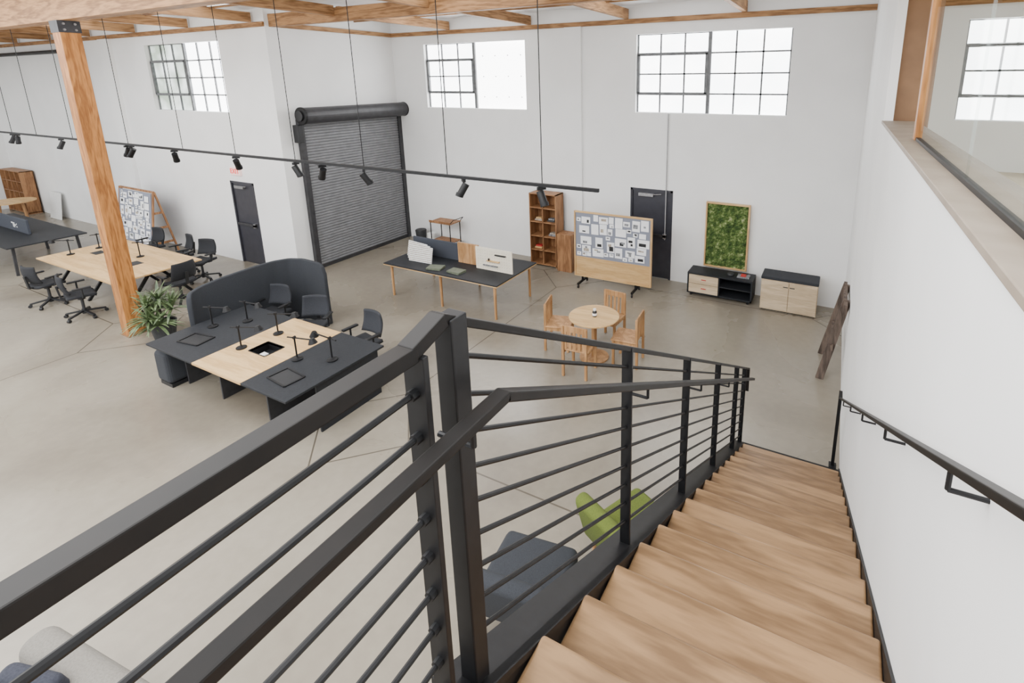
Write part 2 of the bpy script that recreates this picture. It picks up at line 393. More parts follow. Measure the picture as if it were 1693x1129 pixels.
# ------------------------------------------------------------------ railing
XG=-.76
rl=thing("stair_railing","black steel guard railing with horizontal rods and inner handrail","railing",(XG,.8,ZL))
def L(x,y,z): return (x-XG,y-.8,z-ZL)
SR=.579
def rz(y): return 3.95-SR*(y-.82)
GZ=3.918
MB().bar(L(XG,-1.6,GZ),L(XG,.70,GZ),.046,.036,m_blackcap).obj("top_rail",rl,.003)
b=MB(); b.bar(L(XG,.69,GZ+.003),L(XG,.79,3.955),.045,.034,m_blackcap); b.bar(L(XG,.78,3.962),L(XG,6.08,rz(6.08)),.042,.022,m_blackcap); b.bar(L(XG,6.07,rz(6.08)+.01),L(XG,6.09,rz(6.08)-.32),.042,.02,m_blackcap)
b.obj("top_rail",rl,.003)
for y in (-1.2,-.2,.71): 
    MB().box(-.03,.03,y-.8-.008,y-.8+.008,-.1,GZ-ZL-.01,m_black).obj("railing_post",rl,.002)
MB().box(-.027,.027,-.005,.05,-.2,1.03,m_black).obj("newel_post",rl,.004)
for y in (1.93,3.0,4.08,5.15,5.75):
    MB().box(-.025,.025,y-.8-.008,y-.8+.008,nose(y)-.04-ZL,rz(y)-ZL,m_black).obj("railing_post",rl,.002)
for i in range(9):
    z=3.82-.106*i
    MB().cyl(L(XG,-1.6,z),L(XG,.71,z),.0072,m_black,n=8).cyl(L(XG,.685,z),L(XG,.702,z),.013,m_black,n=8).obj("guard_rod",rl)
for i in range(9):
    o=.1+.104*i
    MB().cyl(L(XG,.84,rz(.84)-o),L(XG,5.75,rz(5.75)-o),.0072,m_black,n=8).obj("guard_rod",rl)
b=MB(); xh=-.66
b.bar(L(xh,-1.6,3.74),L(xh,.88,3.74),.04,.026,m_blackcap); b.bar(L(xh,.87,3.742),L(xh,5.8,3.742-S*4.93),.04,.026,m_blackcap)
b.obj("handrail",rl,.004)
for y in (-.2,.76,1.93,3.0,4.08,5.15):
    zz=3.74 if y<.87 else 3.74-S*(y-.87)
    MB().tube([L(XG,y,zz-.06),L(xh,y,zz-.06),L(xh,y,zz-.01)],.007,m_black).obj("handrail_bracket",rl)
wh=thing("wall_handrail","slim black steel handrail bracketed to the white stair wall","handrail",(XR,5.9,0))
xw=.285
def zh(y): return .965+.583*(5.8-y)
MB().bar((xw-XR,-.1,zh(5.8)),(xw-XR,-5.6,zh(.3)),.035,.018,m_blackcap).bar((xw-XR,-.12,zh(5.8)),(xw-XR,.05,zh(5.8)),.035,.018,m_blackcap).obj("rail_bar",wh,.003)
MB().box(xw-XR-.018,xw-XR+.018,-.0,.02,0,zh(5.8),m_black).box(xw-XR-.04,xw-XR+.04,-.04,.06,0,.012,m_black).obj("rail_post",wh,.003)
for y in (5.2,4.2,3.2,2.2,1.2):
    MB().tube([(0,y-5.9,zh(y)-.06),(xw-XR,y-5.9,zh(y)-.06),(xw-XR,y-5.9,zh(y)-.01)],.006,m_black).obj("rail_bracket",wh)

# ------------------------------------------------------------------ glass partition
gp=thing("glass_partition","clear glass partition with timber mullion on the ledge","partition",(.462,4.05,4.06))
MB().box(-.022,.022,-.04,.04,0,1.85,m_post).obj("mullion",gp,.004)
MB().box(-.006,.006,-1.6,-.04,.02,1.85,m_glass).obj("glass_pane",gp)
MB().box(-.006,.006,-6,-1.606,.02,1.85,m_glass).obj("glass_pane",gp)
MB().box(-.014,.014,-6,-.04,0,.02,m_black).obj("base_channel",gp)
tag(MB().box(.44,.74,5.86,5.91,2.92,5.7,m_brown).obj("door_leaf",bevel=.004),"brown wooden door leaf behind the glass partition","door")

# ------------------------------------------------------------------ track lights
YT,ZT=4.6,3.365
t=thing("lighting_track","long thin black lighting track hung on cables","lighting track",(-9,YT,ZT))
MB().box(-11,6.85,-.018,.018,-.018,.018,m_black).obj("track_rail",t)
g="lighting track suspension cables"
for i,x in enumerate((-16.8,-15.5,-13.8,-11.6,-9.8,-8.33,-6.91,-5.53,-4.13,-2.82)):
    tag(MB().cyl((x,YT,ZT+.02),(x,YT,5.95),.0055,m_black,n=6).obj("suspension_cable"),"thin black cable holding the lighting track","cable",g)
sp=thing("track_spotlight","black cylindrical spotlight clipped under the lighting track","spotlight",(0,0,0),group="track spotlights")
MB().box(-.05,.05,-.016,.016,-.035,0,m_black).cyl((0,0,-.035),(0,0,-.075),.012,m_black).obj("adapter",sp)
MB().cyl((-.0,.03,-.06),(0,-.06,-.2),.042,m_black,n=18).cyl((0,-.045,-.165),(0,-.062,-.205),.047,m_black,n=18).obj("spotlight_head",sp)
xs=(-16.8,-14.35,-11.66,-10.08,-8.33,-6.91,-6.35,-5.53,-3.89,-2.83)
for i,x in enumerate(xs):
    if i==0: sp.location=(x,YT,ZT-.018); sp.rotation_euler[2]=.4
    else: dup(sp,(x,YT,ZT-.018),random.uniform(-2.5,2.5))
dup(sp,(-16.55,YT,ZT-.018),1.2); dup(sp,(-11.5,YT,ZT-.018),-1)

# ------------------------------------------------------------------ office chair
def office_chair(name,label,grp,solid=False):
    c=thing(name,label,"office chair",group=grp)
    b=MB()
    for k in range(5):
        a=2*math.pi*k/5+.3; d=Vector((math.cos(a),math.sin(a),0))
        b.bar(d*.02+Vector((0,0,.12)),d*.31+Vector((0,0,.075)),.045,.03,m_blackpl)
    b.cyl((0,0,.06),(0,0,.16),.04,m_blackpl); b.obj("star_base",c,.005)
    for k in range(5):
        a=2*math.pi*k/5+.3; d=Vector((math.cos(a),math.sin(a),0))*.31
        e=Vector((-math.sin(a),math.cos(a),0))*.022
        MB().cyl(d-e+Vector((0,0,.032)),d+e+Vector((0,0,.032)),.031,m_blackpl,n=14).obj("caster",c)
    MB().cyl((0,0,.14),(0,0,.42),.025,m_drum).cyl((0,0,.36),(0,0,.44),.06,m_blackpl).obj("gas_lift",c)
    b=MB(); n=10; vs=[];fs=[]
    for i in range(n+1):
        for j in range(n+1):
            x=-.24+.48*i/n; y=-.23+.46*j/n; e=(abs(x)/.24)**4+(abs(y)/.23)**4
            vs.append((x*(1-.05*e),y*(1-.05*e),.47+.03*(x/.24)**2-.03*max(0,y/.23)**3))
    for i in range(n):
        for j in range(n): k=i*(n+1)+j; fs.append((k,k+n+1,k+n+2,k+1))
    b.add(vs,fs,m_mesh); o=b.obj("seat",c,smooth=True); s=o.modifiers.new("s",'SOLIDIFY'); s.thickness=.05; s.offset=-1
    b=MB(); vs=[];fs=[]
    for i in range(n+1):
        for j in range(n+1):
            u=-1+2*i/n; v=j/n; w=.235*(1-.12*v**3); x=u*w; z=.55+v*.36
            y=-.22-.06*v+.05*u*u-.03*math.sin(v*math.pi)
            vs.append((x,y,z))
    for i in range(n):
        for j in range(n): k=i*(n+1)+j; fs.append((k,k+n+1,k+n+2,k+1))
    b.add(vs,fs,m_chairback if solid else m_mesh); o=b.obj("backrest",c,smooth=True); s=o.modifiers.new("s",'SOLIDIFY'); s.thickness=.028
    MB().bar((0,-.02,.42),(0,-.27,.46),.06,.03,m_blackpl).bar((0,-.27,.45),(0,-.30,.72),.06,.03,m_blackpl).obj("back_support",c,.005)
    for sx in (-1,1):
        MB().tube([(sx*.2,0,.44),(sx*.29,0,.47),(sx*.29,0,.64)],.016,m_blackpl).bar((sx*.29,-.13,.65),(sx*.29,.13,.65),.06,.03,m_blackpl).obj("armrest",c,.004)
    return c
g="office chairs at the long plywood table"
oc=office_chair("office_chair","black mesh task chair with five-star caster base",g)
oc.location=(-14.3,3.85,0); oc.rotation_euler[2]=.15
dup(oc,(-12.95,3.9,0),-.2); dup(oc,(-15.1,6.0,0),math.pi+.1); dup(oc,(-13.75,6.0,0),math.pi-.2); dup(oc,(-11.95,5.1,0),R(95)); dup(oc,(-12.9,6.0,0),math.pi+.3)
dup(oc,(-18.4,3.75,0),.3,"black mesh task chair beside the dark bench desk"); dup(oc,(-20.2,3.8,0),-.1,"black mesh task chair beside the dark bench desk")
oc2=office_chair("office_chair","dark slate task chair at the black and plywood workstation","office chairs at the workstation",True)
oc2.location=(-8.72,5.0,0); oc2.rotation_euler[2]=math.pi+.2
dup(oc2,(-7.65,4.98,0),math.pi+.5); dup(oc2,(-6.4,4.95,0),math.pi-.1)

# ------------------------------------------------------------------ task lamp
tl=thing("task_lamp","black jointed task lamp on the workstation","desk lamp",group="black task lamps")
MB().lathe([(.07,0),(.07,.015),(.02,.025),(.012,.04)],m_black,n=20).obj("lamp_base",tl)
MB().cyl((0,0,.02),(0,0,.33),.011,m_black,n=8).obj("lamp_stem",tl)
MB().cyl((0,-.12,.32),(0,.3,.34),.01,m_black,n=8).cyl((-.016,0,.33),(.016,0,.33),.022,m_black,n=10).obj("lamp_arm",tl)
MB().cyl((0,.3,.36),(0,.31,.29),.03,m_black,r2=.06,n=18).obj("lamp_shade",tl)
tl.location=(-8.5,3.95,.741); tl.rotation_euler[2]=-1.3
for x,y,a in ((-8.2,4.3,-1.5),(-7.42,3.75,-1.2),(-7.35,4.25,-1.2),(-6.4,3.9,-1.4),(-5.95,4.1,1.6)): dup(tl,(x,y,.741),a)
for x,y,a in ((-15.1,5.05,-.6),(-13.5,5.15,-1.1),(-13.35,4.65,.7),(-15.1,4.55,2.2)): dup(tl,(x,y,.741),a,"black jointed task lamp on the plywood table")

# ------------------------------------------------------------------ workstation cluster
w=thing("workstation_desk","three-section bench desk with black and plywood tops","desk",(-7.23,3.95,0))
def LX(x): return x+7.23
MB().box(LX(-8.83),LX(-7.635),-.74,.75,.71,.74,m_desk).obj("desktop",w,.004,label="matte black desktop section")
b=MB(); x0,x1=LX(-7.63),LX(-6.53); hx0,hx1,hy0,hy1=LX(-7.25),LX(-6.88),-.2,.08
for a in ((x0,hx0,-.74,.75),(hx1,x1,-.74,.75),(hx0,hx1,-.74,hy0),(hx0,hx1,hy1,.75)): b.box(*a,.71,.74,m_ply)
b.obj("desktop",w,label="pale birch plywood desktop section with cable opening")
MB().box(hx0,hx1,hy0,hy1,.60,.62,m_blackpl).box(hx0-.012,hx0,hy0,hy1,.6,.745,m_black).box(hx1,hx1+.012,hy0,hy1,.6,.745,m_black).box(hx0,hx1,hy0-.012,hy0,.6,.745,m_black).box(hx0,hx1,hy1,hy1+.012,.6,.745,m_black).box(hx0+.1,hx0+.2,hy0+.08,hy0+.15,.62,.67,m_white).obj("cable_tray",w)
MB().box(LX(-6.525),LX(-5.63),-.74,.75,.71,.74,m_desk).obj("desktop",w,.004,label="matte black desktop section")
MB().box(LX(-5.72),LX(-5.69),-.3,.68,.0,.71,m_desk).obj("end_panel",w,.003)
for x in (-8.5,-7.62,-6.54): MB().box(LX(x)-.015,LX(x)+.015,-.45,.5,.0,.71,m_drum).obj("leg_panel",w,.004)
MB().box(LX(-8.6),LX(-5.8),-.03,.0,.45,.58,m_black).obj("support_beam",w)
for x,y,a in ((-8.28,3.6,.15),(-6.12,3.55,-.1)):
    b=MB()
    for s_ in (-1,1): b.box(-.2,.2,s_*.13-.012,s_*.13+.012,0,.012,m_black); b.box(s_*.2-.012,s_*.2+.012,-.13,.13,0,.012,m_black)
    b.box(-.2,.2,-.13,.13,0,.004,m_blackpl)
    o=b.obj("laptop_tray"); o.location=(x,y,.741); o.rotation_euler[2]=a; tag(o,"flat black laptop tray on the black desktop","tray","laptop trays")
p=thing("desk_pedestal","dark grey rounded pedestal tucked below the black desktop","pedestal",(-8.76,3.55,0))
MB().box(-.18,.18,-.25,.25,.06,.56,m_felt).obj("body",p,.07,seg=4); MB().box(-.16,.16,-.22,.22,0,.06,m_blackpl).obj("plinth",p)
path=[(-8.89,3.86),(-9.02,3.95),(-9.12,4.15),(-9.17,4.5),(-9.17,5.1),(-9.14,5.4),(-9.03,5.62),(-8.8,5.74),(-8.4,5.76),(-8.22,5.75)]
vs=[];fs=[];N=len(path)
P=[Vector((a,b_,0)) for a,b_ in path]; ds=[0]
for a,b_ in zip(P,P[1:]): ds.append(ds[-1]+(b_-a).length)
tot=ds[-1]; K=44; pts=[]
for i in range(K+1):
    s_=tot*i/K; j=0
    while j<N-2 and ds[j+1]<s_: j+=1
    f_=(s_-ds[j])/(ds[j+1]-ds[j]); pts.append((P[j].lerp(P[j+1],f_),s_))
for p_,s_ in pts:
    e=min(s_,tot-s_); r_=.2; top=1.2 if e>r_ else 1.2-r_+math.sqrt(max(0,r_*r_-(r_-e)**2))
    top+=.05*math.sin(math.pi*min(1,s_/tot))
    for k in range(5): vs.append((p_.x+8.6,p_.y-4.9,.02+(top-.02)*k/4))
for i in range(K):
    for k in range(4): a=i*5+k; fs.append((a,a+5,a+6,a+1))
b=MB(); b.add(vs,fs,m_felt); o=b.obj("acoustic_screen",smooth=True); so=o.modifiers.new("s",'SOLIDIFY'); so.thickness=.07; so.offset=0
bv=o.modifiers.new("b",'BEVEL'); bv.width=.02; bv.segments=3; bv.limit_method='ANGLE'
o.location=(-8.6,4.9,0); tag(o,"tall curved charcoal felt screen wrapping the workstation end","privacy screen")
# ------------------------------------------------------------------ plywood conference table
w=thing("conference_table","long pale birch plywood table with black frame legs","table",(-13.8,4.88,0))
MB().box(-1.7,1.7,-.77,.77,.71,.74,m_ply).obj("tabletop",w,.004)
MB().box(-1.05,-.75,-.1,.1,.735,.743,m_blackpl).obj("cable_port",w); MB().box(.55,.85,-.1,.1,.735,.743,m_blackpl).obj("cable_port",w)
for x in (-1.5,0,1.5):
    for s_ in (-1,1): MB().bar((x,s_*.1,.7),(x,s_*.62,.0),.05,.05,m_black).obj("leg",w)
MB().box(-1.5,1.5,-.03,.03,.64,.7,m_black).obj("support_beam",w)
w=thing("bench_desk","long dark bench desk with a slate felt divider","desk",(-19.3,4.8,0))
MB().box(-2.3,2.3,-.72,.72,.71,.74,m_desk).obj("desktop",w,.004)
for x in (-2.1,0,2.1):
    for s_ in (-.6,.6): MB().bar((x,s_,0),(x,s_*.95,.71),.05,.05,m_drum).obj("leg",w)
MB().box(-2.2,1.25,-.025,.025,.745,1.12,m_divider).obj("desk_divider",w,.01)
b=MB()
for x0,x1,z0,z1 in ((.3,.42,.95,.98),(.39,.42,.85,.95),(.46,.49,.85,.98),(.49,.56,.9,.93),(.6,.63,.93,.96),(.6,.63,.86,.89)): b.box(x0,x1,-.032,-.026,z0,z1,m_white)
b.obj("divider_mark",w)

# ------------------------------------------------------------------ work table w/ samples
w=thing("work_table","black-topped work table on round pale wooden legs","table",(-6.9,7.88,0))
MB().box(-1.45,1.45,-.7,.7,.715,.74,m_desk).box(-1.453,1.453,-.703,.703,.70,.716,m_ply).obj("tabletop",w)
for x in (-1.33,0,1.33):
    for y in (-.6,.6): MB().cyl((x,y,0),(x,y,.7),.024,m_oakz,r2=.03,n=14).obj("leg",w)
MB().box(-1.3,1.3,-.03,.03,.62,.7,m_black).obj("support_beam",w)
tag(MB().box(-8.25,-7.0,7.96,8.0,.741,1.12,m_divider).obj("desk_divider",bevel=.008),"slate felt divider standing on the black work table","divider")
tag(MB().box(-6.95,-6.42,7.9,7.94,.741,1.18,m_oakz).obj("wooden_screen",bevel=.004),"plain oak divider board standing on the black work table","divider")
t=thing("pegboard","pale pegboard panel with accessories on the work table","pegboard",(-5.95,7.8,.742))
b=MB().box(-.44,.44,-.012,.012,0,.46,m_peg)
for i in range(14):
    for j in range(7): b.box(-.38+i*.058-.005,-.38+i*.058+.005,-.0135,-.0115,.05+j*.058-.005,.05+j*.058+.005,m_ink2)
b.obj("board",t)
MB().box(.05,.3,-.05,-.012,.34,.36,m_blackpl).obj("peg_shelf",t); MB().box(-.15,.15,-.06,-.012,.2,.215,m_ply).cyl((-.1,-.04,.215),(-.1,-.04,.26),.015,m_blackpl).obj("peg_shelf",t)
MB().box(-.25,.1,-.05,-.012,.1,.115,m_ink).obj("peg_shelf",t)
g="pale slatted material samples"
for i in range(3):
    b=MB().box(-.3,.3,-.01,.01,0,.33,m_white)
    for k in range(8): b.box(-.3,.3,-.014,-.01,.02+k*.04,.035+k*.04,m_ink2)
    o=b.obj("material_sample"); o.location=(-7.95+.14*i,7.72-.09*i,.745); o.rotation_euler=(R(-12),0,R(-8+5*i)); tag(o,"pale slatted material sample leaning on the work table",'sample board',g)
for x,y,a in ((-7.12,7.4,.2),(-6.6,7.42,-.1)):
    for k in range(2):
        o=MB().box(-.16,.16,-.11,.11,0,.018,m_book).box(-.155,.155,-.108,.112,.004,.014,m_paper).obj("sample_binder"); o.location=(x,y,.742+k*.02); o.rotation_euler[2]=a+k*.1
        tag(o,"flat olive-grey sample binder on the work table","binder","sample binders")
# ------------------------------------------------------------------ round table & dining chairs
w=thing("round_table","small round pale wooden cafe table","table",(-3.3,6.88,0))
MB().lathe([(.39,.71),(.41,.72),(.41,.735),(.40,.74)],m_ply,n=48).obj("tabletop",w)
MB().cyl((0,0,.03),(0,0,.71),.045,m_oakz,n=20).obj("pedestal",w)
MB().lathe([(.24,0),(.24,.02),(.06,.035)],m_oakz,n=32).obj("table_base",w)
t=thing("condiment_jar","small dark jar with white label on the round table","jar",(-3.28,6.86,.741))
MB().lathe([(.032,0),(.038,.01),(.038,.08),(.024,.1)],m_blackpl,n=16).obj("jar_body",t); MB().lathe([(.039,.02),(.039,.06)],m_paper,n=16).obj("jar_label",t); MB().lathe([(.024,.1),(.024,.13)],m_white,n=16).obj("lid",t)
dc=thing("dining_chair","solid wooden chair with slatted back at the round table","chair",group="wooden chairs round the cafe table")
MB().box(-.22,.22,-.2,.22,.43,.46,m_oakz).obj("seat",dc,.012)
b=MB()
b.bar((-.2,-.2,.80),(.2,-.2,.80),.024,.1,m_oakz)
for i in range(5): b.bar((-.15+.075*i,-.195,.46),(-.15+.075*i,-.205,.78),.045,.015,m_oakz,up=(0,1,0))
b.obj("backrest",dc,.005)
for x,y in ((-.19,-.19),(.19,-.19)): MB().bar((x,y-.02,0),(x,y-.01,.84),.04,.04,m_oakz,up=(0,1,0)).obj("leg",dc,.005)
for x,y in ((-.19,.18),(.19,.18)): MB().bar((x,y,0),(x,y,.44),.04,.04,m_oakz,up=(0,1,0)).obj("leg",dc,.005)
MB().bar((-.19,-.19,.4),(-.19,.18,.4),.02,.05,m_oakz).bar((.19,-.19,.4),(.19,.18,.4),.02,.05,m_oakz).bar((-.19,.18,.4),(.19,.18,.4),.02,.05,m_oakz).obj("apron",dc)
dc.location=(-3.32,6.4,0); dc.rotation_euler[2]=R(4)
dup(dc,(-3.98,6.95,0),R(-75)); dup(dc,(-3.3,7.5,0),R(176)); dup(dc,(-2.76,7.0,0),R(95))

# ------------------------------------------------------------------ pin boards
def papers(z0,z1,x0,x1,n,grp,lab,T,yoff=-.02):
    placed=[];k=0
    for phase in (0,1):
        sizes=((.24,.17),(.17,.23),(.26,.18),(.21,.15)) if phase==0 else ((.15,.11),(.11,.14),(.1,.08))
        lim=n if phase==0 else n+26
        tr_=0
        while k<lim and tr_<6000:
            tr_+=1
            wd,hg=random.choice(sizes)
            x=random.uniform(x0+wd/2,x1-wd/2); z=random.uniform(z0+hg/2,z1-hg/2)
            if any(abs(x-a)<(wd+c)/2+.006 and abs(z-b_)<(hg+d)/2+.006 for a,b_,c,d in placed): continue
            placed.append((x,z,wd,hg)); k+=1
            b=MB().box(-wd/2,wd/2,-.001,.001,-hg/2,hg/2,m_paper)
            for q in range(random.choice((0,1,1,2,2))):
                aw,ah=random.uniform(.3,.8)*wd/2,random.uniform(.2,.6)*hg/2; ax,az=random.uniform(-wd/2+aw,wd/2-aw)*.8,random.uniform(-hg/2+ah,hg/2-ah)*.8
                b.box(ax-aw/1.3,ax+aw/1.3,-.0025-.0004*q,-.001,az-ah/1.3,az+ah/1.3,random.choice((m_ink,m_ink2,m_ink,m_blackpl)))
            o=b.obj("pinned_paper"); o.matrix_world=T@Matrix.Translation((x,yoff,z))@Matrix.Rotation(random.uniform(-.03,.03),4,'Y')
            tag(o,lab,"paper",grp)
t=thing("rolling_pinboard","wood-framed rolling pinboard with grey felt and lower timber panel","pinboard",(-4.15,9.55,0),R(1))
MB().box(-.86,.86,-.01,.01,.66,1.66,m_felt2).obj("felt_panel",t)
MB().box(-.86,.86,-.012,.012,.24,.66,m_ply).obj("lower_panel",t)
b=MB(); b.box(-.89,-.86,-.03,.03,.2,1.69,m_plyz).box(.86,.89,-.03,.03,.2,1.69,m_plyz).box(-.86,.86,-.03,.03,1.66,1.69,m_ply).box(-.86,.86,-.03,.03,.2,.24,m_ply); b.obj("board_frame",t)
for x in (-.7,.55): 
    MB().box(x-.02,x+.02,-.25,.25,.08,.12,m_black).box(x-.02,x+.02,-.02,.02,.1,.2,m_black).obj("foot",t)
    for y in (-.23,.23): MB().cyl((x-.012,y,.035),(x+.012,y,.035),.035,m_blackpl,n=14).obj("caster",t)
papers(.69,1.64,-.84,.84,26,"papers on the rolling pinboard","printed white sheet pinned to the rolling pinboard",Matrix.Translation((-4.15,9.55,0))@Matrix.Rotation(R(1),4,'Z'))
EX=-16.6
t=thing("easel_pinboard","grey felt pinboard on a timber A-frame easel","pinboard",(EX,6.5,0),R(-1))
TT=Matrix.Translation((0,-.18,.3))@Matrix.Rotation(R(-8),4,'X')
TM=Matrix.Translation((EX,6.5,0))@Matrix.Rotation(R(-1),4,'Z')@TT
MB().box(-.85,.85,-.01,.01,0,1.38,m_felt2,T=TT).obj("felt_panel",t)
for x in (-.9,.9):
    b=MB(); b.bar((x,-.24,0),(x,.04,1.72),.05,.035,m_shelf,up=(0,1,0)); b.bar((x,.36,0),(x,.06,1.7),.05,.035,m_shelf,up=(0,1,0))
    for z in (.35,.75,1.15): f_=z/1.7; b.bar((x,-.24+.28*f_,z),(x,.36-.3*f_,z),.02,.06,m_shelf)
    b.obj("easel_leg",t)
MB().bar((-.9,.05,1.7),(.9,.05,1.7),.04,.05,m_shelf).bar((-.9,-.22,.27),(.9,-.22,.27),.06,.04,m_shelf).obj("easel_rail",t)
papers(.03,1.36,-.82,.82,34,"papers on the easel pinboard","printed white sheet pinned to the easel pinboard",TM)

# ------------------------------------------------------------------ shelves & cabinets
def shelf(name,label,loc,wd,d,h,cols,rows,m):
    t=thing(name,label,"bookcase",loc); k=.022
    b=MB().box(-wd/2,-wd/2+k,0,d,0,h,m).box(wd/2-k,wd/2,0,d,0,h,m).box(-wd/2,wd/2,0,d,h-k,h,m).box(-wd/2,wd/2,0,d,.04,.04+k,m).box(-wd/2,wd/2,d-.01,d,0,h,m)
    b.obj("carcass",t)
    for i in range(1,cols): x=-wd/2+wd*i/cols; MB().box(x-k/2,x+k/2,.005,d-.01,.06,h-k,m).obj("divider",t)
    for j in range(1,rows): z=.05+(h-.05)*j/rows; MB().box(-wd/2+k,wd/2-k,.005,d-.01,z-k/2,z+k/2,m).obj("shelf_board",t)
    return t
SH=1.82
shelf("bookcase","tall warm-brown open bookcase with two columns",(-6.22,10.12,0),.74,.38,SH,2,5,m_shelf)
tag(MB().box(-5.78,-5.40,10.02,10.36,0,.92,m_shelf).obj("storage_box",bevel=.006),"plain brown wooden plinth beside the tall bookcase","box")
for k,(x,lv) in enumerate(((-6.4,3),(-6.05,3),(-6.42,1),(-6.02,2))):
    o=MB().box(-.1,.1,-.08,.08,0,.04,(m_ink2,m_pot,m_ply,m_ink)[k]).box(-.08,.08,-.06,.06,.04,.075,(m_ply,m_ink,m_redp,m_ink2)[k]).obj("material_stack",bevel=.004); o.location=(x,10.3,.05+(SH-.05)*lv/5+.012); tag(o,"small stack of material samples on the bookcase shelf","samples")
shelf("bookcase","low warm-brown open bookcase against the white wall",(-25.85,6.75,0),1.7,.35,1.5,4,4,m_shelf)
t=thing("side_table","small round pale wooden table beside the low bookcase","table",(-23.9,6.1,0))
MB().lathe([(.6,.71),(.6,.74)],m_ply,n=32).obj("tabletop",t)
for k in range(4): a=k*math.pi/2+.5; MB().cyl((.42*math.cos(a),.42*math.sin(a),0),(.35*math.cos(a),.35*math.sin(a),.71),.03,m_oakz).obj("leg",t)
o=MB().box(-.4,.4,-.015,.015,0,.9,m_white).obj("leaning_panel",bevel=.004); o.location=(-23.4,6.92,0); o.rotation_euler[0]=R(-8); tag(o,"white panel leaning against the wall","panel")
t=thing("media_cabinet","low black cabinet with pale wood drawer and door","cabinet",(-1.95,10.0,0))
b=MB().box(-.66,.66,0,.45,.48,.51,m_desk).box(-.66,-.63,0,.45,.06,.48,m_desk).box(.63,.66,0,.45,.06,.48,m_desk).box(-.66,.66,0,.45,.06,.09,m_desk).box(-.66,.66,.43,.45,.06,.48,m_desk).box(-.01,.01,0,.45,.06,.48,m_desk).box(.01,.63,.01,.43,.27,.29,m_desk)
for x in (-.6,.56):
    for y in (.03,.38): b.box(x,x+.04,y,y+.04,0,.06,m_black)
b.obj("carcass",t)
d=MB().box(-.62,-.015,-.018,0,.29,.475,m_ash).obj("drawer",t); MB().box(-.36,-.26,-.03,-.018,.38,.395,m_redp).obj("handle",d)
d=MB().box(-.62,-.015,-.018,0,.095,.28,m_ash).obj("drawer",t); MB().box(-.36,-.26,-.03,-.018,.185,.2,m_redp).obj("handle",d)
tag(MB().box(-1.62,-1.38,10.1,10.32,.512,.53,m_ink).box(-1.55,-1.45,10.15,10.25,.53,.56,m_redp).obj("hand_tool",bevel=.003),"small red and grey tool on the black cabinet","tool")
tag(MB().lathe([(.05,0),(.07,.03),(.065,.06),(.03,.065)],m_pot,(-1.75,10.15,.512),20).obj("small_bowl"),"small dark bowl on the black cabinet","bowl")
t=thing("storage_credenza","pale ash two-door credenza with a dark cushioned top","cabinet",(-.61,9.95,0))
MB().box(-.51,.51,0,.45,.02,.64,m_ash).obj("carcass",t,.004); MB().box(-.52,.52,-.01,.46,.64,.70,m_felt).obj("cushion_top",t,.015)
for x0,x1 in ((-.5,-.005),(.005,.5)):
    d=MB().box(x0,x1,-.02,-.001,.05,.625,m_ash).obj("door",t,.003)
    xx=-.06 if x0<0 else .06; MB().box(xx-.045,xx+.045,-.028,-.02,.53,.545,m_pot).obj("handle",d)
MB().box(-.49,.49,.02,.42,0,.02,m_black).obj("plinth",t)
t=thing("moss_picture","framed panel of preserved green moss resting above the cabinet","moss panel",(-1.95,YB-.06,.52))
b=MB(); nx,nz=36,56; vs=[];fs=[]
for j in range(nz+1):
    for i in range(nx+1):
        vs.append((-.42+.84*i/nx,-.0-.035*random.random()**1.5,.03+1.36*j/nz))
for j in range(nz):
    for i in range(nx): k=j*(nx+1)+i; fs.append((k,k+1,k+nx+2,k+nx+1))
b.add(vs,fs,m_moss); b.obj("moss_field",t)
MB().box(-.45,-.42,-.05,.04,0,1.42,m_plyz).box(.42,.45,-.05,.04,0,1.42,m_plyz).box(-.42,.42,-.05,.04,0,.03,m_ply).box(-.42,.42,-.05,.04,1.39,1.42,m_ply).box(-.42,.42,.02,.04,0.03,1.39,m_ply).obj("picture_frame",t)
t=thing("serving_cart","small wooden serving cart with black frame by the wall","cart",(-9.35,10.2,0))
MB().box(-.36,.36,-.22,.22,.74,.77,m_shelf).box(-.36,.36,-.23,-.21,.77,.81,m_shelf).obj("cart_top",t,.004); MB().box(-.34,.34,-.2,.2,.22,.24,m_shelf).obj("lower_shelf",t)
for x in (-.33,.33):
    for y in (-.2,.2): MB().cyl((x,y,.04),(x,y,.74),.014,m_black).cyl((x-.012,y,.035),(x+.012,y,.035),.035,m_blackpl).obj("leg",t)
MB().tube([(.36,-.2,.78),(.46,-.2,.88),(.46,.2,.88),(.36,.2,.78)],.01,m_black).obj("handle",t)
t=thing("waste_bin","small round dark waste bin by the wall","bin",(-10.3,10.25,0))
MB().lathe([(.12,0),(.15,.36),(.155,.38)],m_pot,n=24).obj("bin_body",t); MB().lathe([(.15,.38),(.14,.4),(.03,.41)],m_blackpl,n=24).obj("lid",t)
o=MB().lathe([(.1,0),(.12,.3),(.12,.32)],m_white,(-9.96,10.3,0),20).obj("paper_bin"); tag(o,"small white round bin beside the serving cart","bin")
t=thing("weathered_trestle","weathered dark timber trestle leaning beside the white wall","trestle",(.12,8.2,0))
for y in (-.38,.42): 
    MB().bar((-.06,y,0),(.2,y*.8,1.3),.11,.05,m_weather,up=(0,1,0)).obj("trestle_leg",t)
MB().bar((.18,-.5,1.22),(.18,.5,1.22),.05,.14,m_weather).obj("trestle_rail",t); MB().bar((.06,-.42,.55),(.06,.45,.62),.04,.09,m_weather).obj("trestle_rail",t)

